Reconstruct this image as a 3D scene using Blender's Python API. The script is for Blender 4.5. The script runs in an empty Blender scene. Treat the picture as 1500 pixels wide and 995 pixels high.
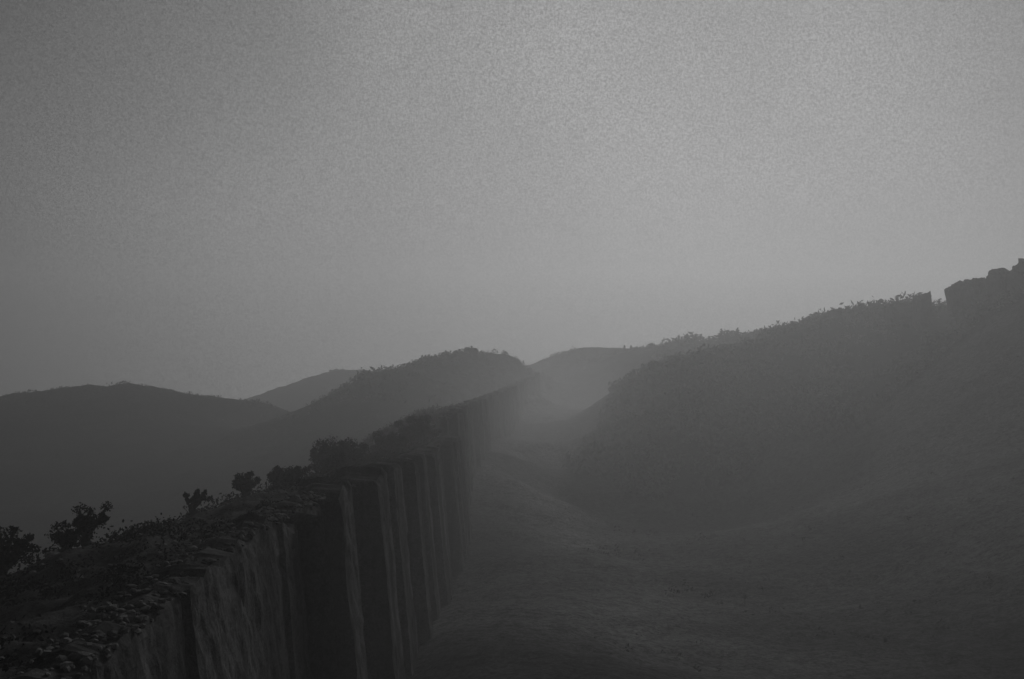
import bpy, math, random
import numpy as np
from mathutils import Vector, noise, Matrix
random.seed(4); rng=np.random.default_rng(4)
sc=bpy.context.scene
sc.view_settings.view_transform='Standard'; sc.view_settings.look='None'; sc.view_settings.exposure=0

# ---------------------------------------------------------------- camera
PITCH=math.atan(103/1458)
cam=bpy.data.cameras.new('camera'); co=bpy.data.objects.new('camera',cam)
sc.collection.objects.link(co); sc.camera=co
cam.lens=35; cam.sensor_width=36; cam.clip_end=20000; cam.clip_start=0.1
co.location=(0,0,0); co.rotation_euler=(math.radians(90)+PITCH,0,0)

# ---------------------------------------------------------------- node helpers
class NT:
    def __init__(s,nt): s.nt=nt; s.n=nt.nodes; s.l=nt.links
    def new(s,t,**k):
        nd=s.n.new(t)
        for a,b in k.items(): setattr(nd,a,b)
        return nd
    def put(s,sock,v):
        if isinstance(v,bpy.types.NodeSocket): s.l.new(v,sock)
        else: sock.default_value=v
    def math(s,op,a,b=0.0,clamp=False):
        nd=s.new('ShaderNodeMath',operation=op,use_clamp=clamp); s.put(nd.inputs[0],a); s.put(nd.inputs[1],b); return nd.outputs[0]
    def vmath(s,op,a,b=(0,0,0)):
        nd=s.new('ShaderNodeVectorMath',operation=op); s.put(nd.inputs[0],a); s.put(nd.inputs[1],b)
        return nd.outputs['Value'] if op in('DOT_PRODUCT','LENGTH') else nd.outputs[0]
    def noise(s,vec,scale,detail=4,rough=.55):
        nd=s.new('ShaderNodeTexNoise'); s.put(nd.inputs['Vector'],vec); nd.inputs['Scale'].default_value=scale
        nd.inputs['Detail'].default_value=detail; nd.inputs['Roughness'].default_value=rough; return nd.outputs[0]
    def mapr(s,v,a,b,c,d,mode='LINEAR'):
        nd=s.new('ShaderNodeMapRange',interpolation_type=mode); s.put(nd.inputs[0],v)
        for i,x in enumerate((a,b,c,d)): nd.inputs[i+1].default_value=x
        return nd.outputs[0]

# ---------------------------------------------------------------- world
SUN_EL=math.radians(22); SUN_AZ=math.radians(15)   # azimuth: right of +Y
sd=Vector((math.sin(SUN_AZ)*math.cos(SUN_EL),math.cos(SUN_AZ)*math.cos(SUN_EL),math.sin(SUN_EL)))
w=bpy.data.worlds.new('World'); sc.world=w; w.use_nodes=True
t=NT(w.node_tree); t.n.clear()
out=t.new('ShaderNodeOutputWorld'); bg=t.new('ShaderNodeBackground'); bg.inputs[1].default_value=0.08
sky=t.new('ShaderNodeTexSky',sky_type='NISHITA'); sky.sun_disc=False; sky.sun_elevation=SUN_EL; sky.sun_rotation=SUN_AZ
sky.dust_density=3.0
bw=t.new('ShaderNodeRGBToBW'); t.l.new(sky.outputs[0],bw.inputs[0])
tc=t.new('ShaderNodeTexCoord')
D=Vector((0.09,1,0.24)).normalized()
dt=t.vmath('DOT_PRODUCT',tc.outputs['Generated'],tuple(D))
glow=t.mapr(dt,0.79,1.0,0.05,1.0)
base=t.math('ADD',t.math('MULTIPLY',t.math('MINIMUM',bw.outputs[0],6.0),0.07),2.75)
cl=t.mapr(t.noise(tc.outputs['Generated'],3.0,4,.5),0.3,0.7,0.82,1.14)
dk=Vector((-.36,1,.44)).normalized()          # darker cloud bank up to the left
cl=t.math('MULTIPLY',cl,t.mapr(t.vmath('DOT_PRODUCT',tc.outputs['Generated'],tuple(dk)),0.975,1.0,1.0,0.65,'SMOOTHSTEP'))
gr=t.mapr(t.noise(tc.outputs['Generated'],480.0,4,.95),0.39,0.61,0.3,1.7)
c=t.math('MULTIPLY',t.math('MULTIPLY',base,glow),t.math('MULTIPLY',cl,gr))
t.l.new(c,bg.inputs[0]); t.l.new(bg.outputs[0],out.inputs[0])
sl=bpy.data.lights.new('sun','SUN'); sl.energy=1.3; sl.angle=math.radians(14); sl.color=(1,1,1)
so=bpy.data.objects.new('sun',sl); sc.collection.objects.link(so)
so.rotation_euler=sd.to_track_quat('Z','Y').to_euler()

# ---------------------------------------------------------------- materials
def mat(name,lo,hi,scales,bump=0.3,bumpscale=2.0,bdist=0.2,streak=False,patch=None,attr=None,con=.15):
    m=bpy.data.materials.new(name); m.use_nodes=True; t=NT(m.node_tree)
    b=t.n['Principled BSDF']; b.inputs['Roughness'].default_value=1.0
    b.inputs['Specular IOR Level'].default_value=0.0
    g=t.new('ShaderNodeNewGeometry').outputs['Position']
    v=None
    for s,wt in scales:
        x=t.math('MULTIPLY',t.mapr(t.noise(g,s,8,.75),0.5-con,0.5+con,0,1),wt)
        v=x if v is None else t.math('ADD',v,x)
    if streak:
        mp=t.new('ShaderNodeMapping'); t.l.new(g,mp.inputs[0]); mp.inputs['Scale'].default_value=(1,1,0.05)
        st=t.mapr(t.noise(mp.outputs[0],0.45,5,.6),0.40,0.60,0.35,1.0)
        v=t.math('MULTIPLY',v,st)
    if patch:
        v=t.math('MULTIPLY',v,t.mapr(t.noise(g,patch,3,.5),0.42,0.58,0.45,1.0))
    val=t.mapr(v,0,1,lo,hi)
    if attr:
        a=t.new('ShaderNodeAttribute'); a.attribute_name=attr; val=t.math('MULTIPLY',val,a.outputs['Fac'])
    cmb=t.new('ShaderNodeCombineColor'); 
    for i in range(3): t.l.new(val,cmb.inputs[i])
    t.l.new(cmb.outputs[0],b.inputs['Base Color'])
    bp=t.new('ShaderNodeBump'); bp.inputs['Strength'].default_value=bump; bp.inputs['Distance'].default_value=bdist
    t.l.new(t.noise(g,bumpscale,8,.75),bp.inputs['Height']); t.l.new(bp.outputs[0],b.inputs['Normal'])
    return m
M_ground=mat('moor_grass',0.03,0.34,[(0.12,.15),(0.9,.4),(3,.45)],1,1.6,.6,patch=0.02,attr='cover_brightness',con=.10)
M_ridge=mat('stony_turf',0.02,0.18,[(0.4,.3),(3,.4),(9,.3)],.9,3,.3)
M_wall=mat('weathered_masonry',0.04,0.27,[(0.3,.3),(1.6,.3),(7,.4)],.8,4,.12,streak=True)
M_stone=mat('rubble_stone',0.06,0.30,[(0.8,.5),(8,.5)],.6,6,.1)
M_rock=mat('crag_rock',0.04,0.16,[(0.2,.5),(2,.5)],.8,1,.4)
M_leaf=mat('dark_foliage',0.01,0.07,[(0.8,.6),(6,.4)],.2,6,.05)
M_bush=mat('hill_foliage',0.01,0.20,[(0.08,.7),(1,.3)],.2,6,.05,con=.10)
M_bark=mat('bark',0.03,0.10,[(3,1)],.6,12,.05)

def mkobj(name,verts,faces,m,smooth=False):
    me=bpy.data.meshes.new(name); me.from_pydata([tuple(v) for v in verts],[],faces); me.update()
    if smooth: me.polygons.foreach_set('use_smooth',[True]*len(me.polygons))
    for mm in (m if isinstance(m,list) else [m]): me.materials.append(mm)
    o=bpy.data.objects.new(name,me); sc.collection.objects.link(o); return o

# ---------------------------------------------------------------- terrain control heights (surveyed by bearing / elevation / distance)
def S(px,py,d):  return ((px-750)/1458*d, d, (600-py)/1458*d)
right=[(790,529,500),(830,515,475),(900,510,440),(960,506,420),(1000,504,400),(1060,498,370),(1120,489,345),(1170,477,320),(1230,462,290),(1340,452,255),(1380,464,242),(1420,440,236),(1500,408,220),(1640,360,200)]
mid=[(470,596,320),(520,566,325),(560,549,330),(600,534,335),(660,519,342),(695,513,345),(735,521,352),(765,531,365),(790,550,390)]
far=[(340,585,620),(380,580,610),(430,572,600),(470,556,590),(490,545,585),(540,547,585),(600,560,600)]
left=[(-150,590,360),(0,580,350),(60,572,350),(150,565,350),(230,567,350),(330,584,345),(420,603,335),(470,615,325)]
C=[];CR=[]
for L,back,drop,rg in((right,90,30,(-50,160)),(mid,60,18,(-35,40)),(far,120,30,(-60,150)),(left,90,28,(-50,90))):
    for p in L:
        CR.append((len(C),p,rg))
        x,y,z=S(*p); C.append((x,y,z))
        if L is right: C.append((x+45,y+back,z-20))
        elif L is not mid or p[0]>590: C.append((x*1.15,y+back,z-drop))
for p in [(930,552,280),(900,606,245),(880,672,216),(985,530,282),(1060,524,275),(1050,590,245),(1150,524,262),(1150,586,235),(1300,545,225),(1450,520,190),
          (1500,640,150),(1350,700,150),(1150,760,155),(1500,800,100),(1250,850,110),(1650,560,150),
          (1700,700,100)]: C.append(S(*p))
for x,y,z in [(30,330,1),(45,340,4),(65,330,8),(-4,40,-15),(-4,58,-15.3),(-4,75,-16),(-3,100,-17.8),(-2,125,-18.3),(-2,150,-18.3),(0,190,-13),(1,215,-10),(4,240,-7.5),(9,300,-4),(14,365,0),(20,430,10),(12,75,-18.5),(15,110,-19.5),(12,150,-20),
          (11,200,-18),(26,192,-20.5),(45,192,-18.5),(12,225,-14.5),(16,255,-10.5),(30,40,-20),(60,40,-18),(100,60,-10),(150,120,10),(0,-20,-22),(80,-50,-24),(-80,-50,-32),
          (-16,60,-24),(-16,110,-24),(-25,150,-20),(-30,200,-12),(-28,260,0),(-60,60,-36),(-110,100,-34),(-60,140,-30),(-70,200,-22),
          (-110,200,-25),(-150,200,-24),(-60,255,-9),(-100,280,-10),(-150,280,-9),(-200,200,-20),(-260,350,0),(-120,440,-20),(-60,450,-3),
          (200,400,0),(150,500,0),(-300,650,-10),(60,650,0),(-100,800,-20),(200,250,25)]: C.append((x,y,z))
C=np.array(C)
K=120.0
def U(r2): return np.where(r2>0,0.5*r2*np.log(r2+1e-9),0)
xy=C[:,:2]/K; n=len(C)
A=U(((xy[:,None]-xy[None])**2).sum(-1))+np.eye(n)*0.002
Pm=np.hstack([np.ones((n,1)),xy]); M=np.zeros((n+3,n+3)); M[:n,:n]=A; M[:n,n:]=Pm; M[n:,:n]=Pm.T
Minv=np.linalg.inv(M)
Wt=Minv@np.concatenate([C[:,2],[0,0,0]])
def H(X,Y):
    q=np.stack([np.ravel(X),np.ravel(Y)],-1)/K; r=np.empty(len(q))
    for i in range(0,len(q),20000):
        s=q[i:i+20000]; r[i:i+20000]=U(((s[:,None]-xy[None])**2).sum(-1))@Wt[:n]+Wt[n]+s@Wt[n+1:]
    x=q[:,0]*K; y=q[:,1]*K
    d=np.hypot(x,(y-300)*0.9); f=np.clip((d-380)/350,0,1); f=f*f*(3-2*f)
    return np.clip(r,-60,60)*(1-f)+(-25)*f
for it in range(6):     # fit skyline heights to the surveyed elevations
    for idx,(px,py,d),(a,b) in CR:
        dd=np.linspace(d+a,d+b,50); z=H((px-750)/1458*dd,dd); got=(z/dd).max(); want=(600-py)/1458
        C[idx,2]-=np.clip((got-want)*d*.7,-4,4)
    Wt=Minv@np.concatenate([C[:,2],[0,0,0]])
def fb(x,y,s,o=5): return noise.fractal(Vector((x*s,y*s,3.7)),0.9,2.1,o)
def Hn(x,y):
    a=1 if y>200 else max(.25,(y-60)/140)
    return fb(x,y,.018,3)*1.3*a+abs(fb(x+50,y,.06,4))*1.5*a+fb(x,y,.35,4)*.35
def axis(a,b,n,ext,ne):
    core=np.linspace(a,b,n); k=np.linspace(0,1,ne+1)[1:]**2.2
    return np.concatenate([(a-ext*k)[::-1],core,b+ext*k])
ax=axis(-260,220,440,5000,26); ay=axis(20,560,440,5000,26)
GX,GY=np.meshgrid(ax,ay); GZ=H(GX,GY).reshape(GX.shape)
nx,ny=len(ax),len(ay); V=[];COV=[]
PALE_STRIP=np.array([(60,24),(75,18),(110,12),(150,7),(200,4),(250,5),(310,9),(365,15),(420,20)],float)
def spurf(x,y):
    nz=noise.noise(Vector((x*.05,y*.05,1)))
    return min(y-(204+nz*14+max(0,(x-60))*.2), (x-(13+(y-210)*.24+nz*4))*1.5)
for j in range(ny):
    for i in range(nx):
        x,y,z=GX[j,i],GY[j,i],GZ[j,i]
        V.append((x,y,z+Hn(x,y)*.8-.6))
        cv=.95
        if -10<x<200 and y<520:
            tx=np.interp(y,PALE_STRIP[:,0],PALE_STRIP[:,1]); e=abs(x-tx+noise.noise(Vector((x*.05,y*.05,8)))*4)/(10 if y<250 else 8)
            cv+=.65*math.exp(-e*e)  # paler strip up the valley: foreground brightness painted into the ground colour
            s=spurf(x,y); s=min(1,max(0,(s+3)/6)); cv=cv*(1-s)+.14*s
        k=min(1,max(0,(10-x)/50)); cv=cv*(1-k)+.28*k
        COV.append(cv)
F=[(j*nx+i,j*nx+i+1,(j+1)*nx+i+1,(j+1)*nx+i) for j in range(ny-1) for i in range(nx-1)]
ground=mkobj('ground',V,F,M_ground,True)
at=ground.data.attributes.new('cover_brightness','FLOAT','POINT'); at.data.foreach_set('value',COV)
def gz(x,y): return float(H(np.array([x]),np.array([y]))[0])+Hn(x,y)*.8-.6

# ---------------------------------------------------------------- wall path
WP=np.array([(-9.6,2,-7.0,-20),(-9.2,12,-6.3,-20),(-9,21,-5.5,-20),(-9,36,-4.3,-20),(-9,50,-4.2,-20),(-9,75,-4.4,-20),(-9,100,-4.6,-21),(-8.8,125,-4.4,-21),(-8.4,147,-4.6,-21),
 (-9.6,147.3,-1.8,-22),(-9.5,165,-.8,-20),(-9,187,.4,-17),(-5.5,240,3.0,-11),(2,310,8,-6),(9,365,13.0,-2)])
def wp(y,col,sec):
    a=WP[:9] if sec==0 else WP[9:]
    return float(np.interp(y,a[:,1],a[:,col]))
def build_wall(name,sec,y0,y1,ds,BT=.2):
    ys=np.arange(y0,y1,ds); prof=30; verts=[];faces=[]
    edges=[]; y=y0+5
    while y<y1:
        edges.append((y,random.uniform(2.8,4.6),random.uniform(.8,1.6))); y+=random.uniform(8,12.5)
    for y in ys:
        x0=wp(y,0,sec)+fb(y,0,.05)*.25; zt=wp(y,2,sec)+fb(y,7,.35,3)*.4+ (fb(y,9,1.3,2)*.3); zb=wp(y,3,sec)
        pil=0
        for e,wd,dp in edges:
            if e<=y<=e+wd: pil=dp*(0.15 if y<42 else 1); zt+=.35 if y>48 else 0
        row=[]
        row.append((x0-1.5,y,zt-2.5)); row.append((x0-1.45,y,zt-.15+fb(y,20,1,2)*.15)); row.append((x0-.7,y,zt+.12+fb(y,30,1.5,2)*.15)); row.append((x0-.05+pil*.9,y,zt))
        for k in range(prof):
            f=(k/(prof-1))**1.2; z=zt-.25-f*(zt-zb)
            nn=noise.noise(Vector((y*.5,z*.3,1)))*.10+noise.noise(Vector((y*1.9,z*1.9,2)))*.10
            row.append((x0+BT*(zt-z)+pil+nn,y,z))
        verts+=row
    m=4+prof
    for j in range(len(ys)-1):
        for k in range(m-1): faces.append((j*m+k,(j+1)*m+k,(j+1)*m+k+1,j*m+k+1))
    faces.append(tuple(range(m-1,-1,-1))); L=(len(ys)-1)*m; faces.append(tuple(range(L,L+m)))
    return mkobj(name,verts,faces,M_wall)
build_wall('stone_wall',0,3,147,.22,.10)
build_wall('stone_wall',1,147.3,366,.4,.07)

# ---------------------------------------------------------------- ridge terrace left of wall
offs=[0.9,1.6,2.4,3.2,4,5,6,7,8,9,10,11,12.5,14,16,19,24,32,44,60,80,110]
drop=[-.35,-.5,-.6,-.7,-.8,-.95,-1.1,-1.3,-1.6,-1.9,-2.3,-2.7,-3.3,-4.2,-5.6,-8,-12,-18,-25,-32,-40,-50]
def ridge_z(o,y):
    zt=wp(y,2,0) if y<140 else (wp(y,2,1)-.3 if y>160 else (1-(y-140)/20)*wp(y,2,0)+(y-140)/20*(wp(160,2,1)-.3))
    d=float(np.interp(o,offs,drop))
    if y<45: d*=1+(45-y)/45*.25
    x=-9-o
    return zt+d+fb(x,y,.12)*.7*min(1,o/5)+fb(x,y,.6,4)*.28+max(0,noise.noise(Vector((x*.9,y*.9,5))))*.35
offf=[]; 
for a,b in zip(offs[:-1],offs[1:]):
    k=max(1,int((b-a)/.3)) if a<16 else 5
    offf+=[a+(b-a)*i/k for i in range(k)]
offf.append(offs[-1])
ysr=np.concatenate([np.arange(4,80,.3),np.arange(80,330,.8)])
V=[];F=[]
for y in ysr:
    xx=wp(y,0,0 if y<147 else 1)
    fade=max(0,(y-170)/60)
    for o in offf: V.append((xx-o,y,ridge_z(o,y)-fade*o*.12))
m=len(offf)
for j in range(len(ysr)-1):
    for k in range(m-1): F.append((j*m+k,j*m+k+1,(j+1)*m+k+1,(j+1)*m+k))
ridge=mkobj('ridge_terrain',V,F,M_ridge,True)

# ---------------------------------------------------------------- stones
def stones(name,pts,m):
    V=[];F=[]
    base=[Vector(v).normalized() for v in [(-1,-1,-1),(1,-1,-1),(1,1,-1),(-1,1,-1),(-1,-1,1),(1,-1,1),(1,1,1),(-1,1,1),(0,0,1.3),(1.2,0,0),(-1.2,0,0),(0,1.2,0),(0,-1.2,0)]]
    fs=[(0,3,2,1),(4,5,8),(5,6,8),(6,7,8),(7,4,8),(0,1,12),(1,5,12),(5,4,12),(4,0,12),(1,2,9),(2,6,9),(6,5,9),(5,1,9),(2,3,11),(3,7,11),(7,6,11),(6,2,11),(3,0,10),(0,4,10),(4,7,10),(7,3,10)]
    for (x,y,z,s) in pts:
        R=Matrix.Rotation(random.uniform(0,6.3),3,'Z')@Matrix.Rotation(random.uniform(-.4,.4),3,'X')
        sx,sy,sz=s*random.uniform(.7,1.4),s*random.uniform(.6,1.1),s*random.uniform(.35,.75); b=len(V)
        for v in base:
            q=R@Vector((v.x*sx,v.y*sy,v.z*sz)); q*=random.uniform(.82,1.15); V.append((x+q.x,y+q.y,z+q.z))
        F+=[tuple(b+i for i in f) for f in fs]
    return mkobj(name,V,F,m)
P=[]
for i in range(3800):
    y=random.uniform(0,1)**1.5*143+4; x=wp(y,0,0)-random.uniform(-.05,1.5); P.append((x,y,wp(y,2,0)+random.uniform(-.1,.2),random.uniform(.04,.16)*(1+y/150)))
for i in range(500):
    y=random.uniform(148,364); P.append((wp(y,0,1)-random.uniform(0,1.3),y,wp(y,2,1)+random.uniform(0,.5),random.uniform(.2,.6)))
stones('coping_stones',P,M_stone)
P=[]
for i in range(1900):
    y=random.uniform(0,1)**1.3*120+6; o=1.2+random.expovariate(1/6.0)
    if o>18: continue
    P.append((wp(y,0,0)-o,y,ridge_z(o,y),random.uniform(.04,.16)*(1+1.4*(random.random()<.08))))
stones('scattered_rocks',P,M_stone)

# ---------------------------------------------------------------- foliage
def leafclump(V,F,c,r,n,ls):
    for _ in range(n):
        d=Vector((random.gauss(0,1),random.gauss(0,1),random.gauss(0,1))).normalized()*r*random.uniform(.2,1.15)**.7
        p=Vector(c)+Vector((d.x,d.y,d.z*.8)); a=Vector((random.gauss(0,1),random.gauss(0,1),random.gauss(0,1))).normalized()
        b=a.orthogonal().normalized(); s=ls*random.uniform(.5,1.4); k=len(V)
        V+= [p+a*s,p+b*s*.55,p-a*s,p-b*s*.55]; F.append((k,k+1,k+2,k+3))
def tube(V,F,pts,rad,seg=7):
    b=len(V)
    for i,p in enumerate(pts):
        p=Vector(p); q=Vector(pts[min(i+1,len(pts)-1)])-Vector(pts[max(i-1,0)]); q.normalize(); u=q.orthogonal().normalized(); v=q.cross(u)
        for s in range(seg):
            a=s/seg*6.283; r=rad[i]*random.uniform(.85,1.15); V.append(p+(u*math.cos(a)+v*math.sin(a))*r)
    for i in range(len(pts)-1):
        for s in range(seg): F.append((b+i*seg+s,b+i*seg+(s+1)%seg,b+(i+1)*seg+(s+1)%seg,b+(i+1)*seg+s))
def tree(name,x,y,h,spread,leafden=1.0,limbs=5,trunk=.13,crown0=.35,ls=.09):
    z=ridge_z(-(x-wp(y,0,0 if y<147 else 1)),y)-.2; V=[];F=[]
    tops=[]; lean=Vector((random.uniform(-.3,.3),random.uniform(-.1,.1),1))
    tp=[Vector((0,0,0))]; 
    for i in range(1,5): tp.append(lean*(h*crown0*i/4)+Vector((random.uniform(-.08,.08),random.uniform(-.06,.06),0))*h*.5)
    tube(V,F,tp,[trunk*1.5,trunk*1.1,trunk,trunk*.95,trunk*.9])
    for i in range(limbs):
        a=i/limbs*6.28+random.uniform(-.6,.6); e=Vector((math.cos(a)*spread*random.uniform(.3,1.1),math.sin(a)*spread*random.uniform(.4,1),h*random.uniform(.65,1.0)))
        s=tp[-1-(i%2)]; mpt=(s+e)/2+Vector((random.uniform(-.2,.2),random.uniform(-.2,.2),-.05*h)); tube(V,F,[s,mpt,e],[trunk*.6,trunk*.42,trunk*.15],5); tops+=[e,(e+mpt)/2]
        for q in range(3):
            e2=mpt+Vector((random.gauss(0,.4),random.gauss(0,.4),random.uniform(.0,.4)))*spread; tube(V,F,[mpt,e2],[trunk*.3,trunk*.06],4)
            if q<2: tops.append(e2)
    nb=len(F)
    for c in tops: leafclump(V,F,c,spread*random.uniform(.12,.40),int(75*leafden),ls)
    o=mkobj(name,V,F,[M_bark,M_leaf]); o.data.polygons.foreach_set('material_index',[0]*nb+[1]*(len(F)-nb)); o.location=(x,y,z); return o
tree('windswept_tree',-17.6,56,2.1,.6,1,5,.2,.5,.07)
tree('windswept_tree',-18.0,68,2.2,1.1,1.3,7,.2,.4,.08)
tree('windswept_tree',-17.9,42.5,2.1,.8,1.1,6,.24,.5,.06)
tree('windswept_tree',-19.3,43.5,2.2,.9,1.1,6,.24,.5,.06)
tree('windswept_tree',-21.0,41.5,2.8,1.0,1.3,7,.3,.5,.07)
tree('windswept_tree',-16.8,75,1.8,1.5,1.5,8,.15,.2,.09)
tree('windswept_tree',-17.5,101,3.5,2.4,2.2,10,.2,.15,.13)
tree('windswept_tree',-14.5,118,3.0,2.2,1.8,8,.2,.15,.13)
tree('windswept_tree',-13.0,132,4.4,2.2,2.2,9,.2,.15,.14)
tree('windswept_tree',-15.6,86,2.1,1.9,1.5,8,.15,.15,.1)
tree('windswept_tree',-12.5,142,4.6,1.6,1.9,8,.2,.15,.14)
# low heath scrub on the ridge
V=[];F=[]
for i in range(3600):
    y=random.uniform(0,1)**.9*190+12; o=random.uniform(2.0,19)
    nz=noise.noise(Vector((o*.25,y*.12,9)))
    if nz<-.08: continue
    sec=0 if y<147 else 1; x=wp(y,0,sec)-o; r=random.uniform(.15,.42)*(1+y/110)*(1+max(0,nz))
    if y>60 and 5<o<10 : r*=1.4
    leafclump(V,F,(x,y,ridge_z(o,y)+r*.25),r,int(40),.045*(1+y/60))
mkobj('heath_scrub',V,F,M_leaf)

# hillside scrub on distant slopes
V=[];F=[]
def put(x,y,z,r,k): leafclump(V,F,(x,y,z+Hn(x,y)*.8-.6+r*.25),r,k,r*.27)
def scatter(n,x0,x1,y0,y1,cond,rr,k=18,g=None):
    xs=rng.uniform(x0,x1,n); ys_=rng.uniform(y0,y1,n); zs=H(xs,ys_)
    for x,y,z in zip(xs,ys_,zs):
        if cond(x,y,z):
            nz=noise.noise(Vector((x*.12,y*.12,3)))
            put(x,y,z,random.uniform(*rr)*(1+nz*1.4),k)
scatter(8000,12,190,195,470,lambda x,y,z: spurf(x,y)>0,(.8,2.4),24)
scatter(1600,13,70,200,300,lambda x,y,z: spurf(x,y)>0,(1.0,2.6),30)
scatter(2500,-60,15,250,400,lambda x,y,z: z>2,(.5,1.5))
scatter(1500,-230,-40,260,380,lambda x,y,z: z>-3,(.3,.8),12)
scatter(1800,6,120,70,205,lambda x,y,z: noise.noise(Vector((x*.06,y*.06,4)))>.05,(.15,.6),12)
for L,N,rr in ((right[:-1],1000,(.8,2.4)),(mid,600,(.7,2.2)),(far[1:],260,(1.2,4)),(left[1:],420,(.5,1.3))):
    a=np.array(L,float); a=a[np.argsort(a[:,0])]; s=rng.uniform(a[0,0],a[-1,0],N); dd=np.interp(s,a[:,0],a[:,2])+rng.normal(0,5,N)
    xs=(s-750)/1458*dd; zs=H(xs,dd)
    for x,y,z,q in zip(xs,dd,zs,s):
        nz=noise.noise(Vector((x*.11,y*.02,6)))
        if nz>-.15 and not(1366<q<1392 and L is not left): put(x,y,z,random.uniform(*rr)*(.6+nz),30)
mkobj('hillside_scrub',V,F,M_bush)
# small conifers on the skyline (distant mass, one object)
V=[];F=[]
for px,d,h in [(1008,398,4.0),(1058,371,4.6),(1066,369,3),(1081,362,4.2),(1040,380,2.5),(915,432,3.2),(845,465,3),(925,430,2.6)]:
    x=(px-750)/1458*d
    zc=gz(x,d)+.2
    tube(V,F,[(x,d,zc-1),(x,d,zc+h)],[.25,.04],5)
    for q in range(8): leafclump(V,F,(x+random.uniform(-.2,.2),d,zc+h*(.12+.11*q)),(1.05-q/8)*h*random.uniform(.25,.42),34,.3)
mkobj('distant_conifers',V,F,M_leaf)
# crags
def crag(name,x,y,z,sx,sy,sz,seed):
    V=[];F=[];N=26
    for j in range(N+1):
        th=math.pi*j/N
        for i in range(2*N):
            ph=math.pi*i/N; d=Vector((math.sin(th)*math.cos(ph),math.sin(th)*math.sin(ph),math.cos(th)))
            q=Vector([math.copysign(abs(c)**.35,c) for c in d]); nn=1+.2*noise.fractal(q*1.6+Vector((seed,0,0)),.8,2.1,5)
            V.append((x+q.x*sx*nn,y+q.y*sy*nn,z+q.z*sz*nn))
    for j in range(N):
        for i in range(2*N): F.append((j*2*N+i,(j+1)*2*N+i,(j+1)*2*N+(i+1)%(2*N),j*2*N+(i+1)%(2*N)))
    return mkobj(name,V,F,M_rock)
for k,(px,d,top,sx,sz) in enumerate([(1354,250,429,2.0,5),(1412,238,413,3.0,4.5),(1445,232,406,4,5),(1490,224,392,5,6),(1540,216,380,7,7),(690,344,509,2.4,3),(1325,256,442,4,3),(1240,288,453,5,3),(1200,300,464,4,2.5),(495,584,541,5,5)]):
    x,y,z=S(px,top,d); crag('rock_crag',x,y,z-sz*.95,sx,sx*.8,sz*.9,k*3.1)

# ---------------------------------------------------------------- mist
def vol(name,loc,dims,kind,dens,g,step=1,rot=0):
    bpy.ops.mesh.primitive_cube_add(size=2) if kind=='box' else bpy.ops.mesh.primitive_ico_sphere_add(subdivisions=4,radius=1)
    o=bpy.context.object; o.name=name; o.location=loc; o.scale=dims; o.rotation_euler[2]=rot
    m=bpy.data.materials.new(name); m.use_nodes=True; t=NT(m.node_tree); t.n.clear()
    out=t.new('ShaderNodeOutputMaterial'); s=t.new('ShaderNodeVolumeScatter'); s.inputs['Anisotropy'].default_value=g
    s.inputs['Color'].default_value=(1,1,1,1)
    if kind=='box': s.inputs['Density'].default_value=dens
    else:
        tc=t.new('ShaderNodeTexCoord').outputs['Object']; l=t.vmath('LENGTH',tc)
        f=t.mapr(l,0,1,dens,0,'SMOOTHSTEP')
        t.l.new(f,s.inputs['Density'])
        m.cycles.volume_step_rate=step
    t.l.new(s.outputs[0],out.inputs['Volume']); o.data.materials.append(m); return o
vol('haze',(0,400,20),(700,550,110),'box',0.0017,.5)
vol('valley_mist',(14,290,-4),(42,190,28),'ell',0.0035,.5,6,-.12)
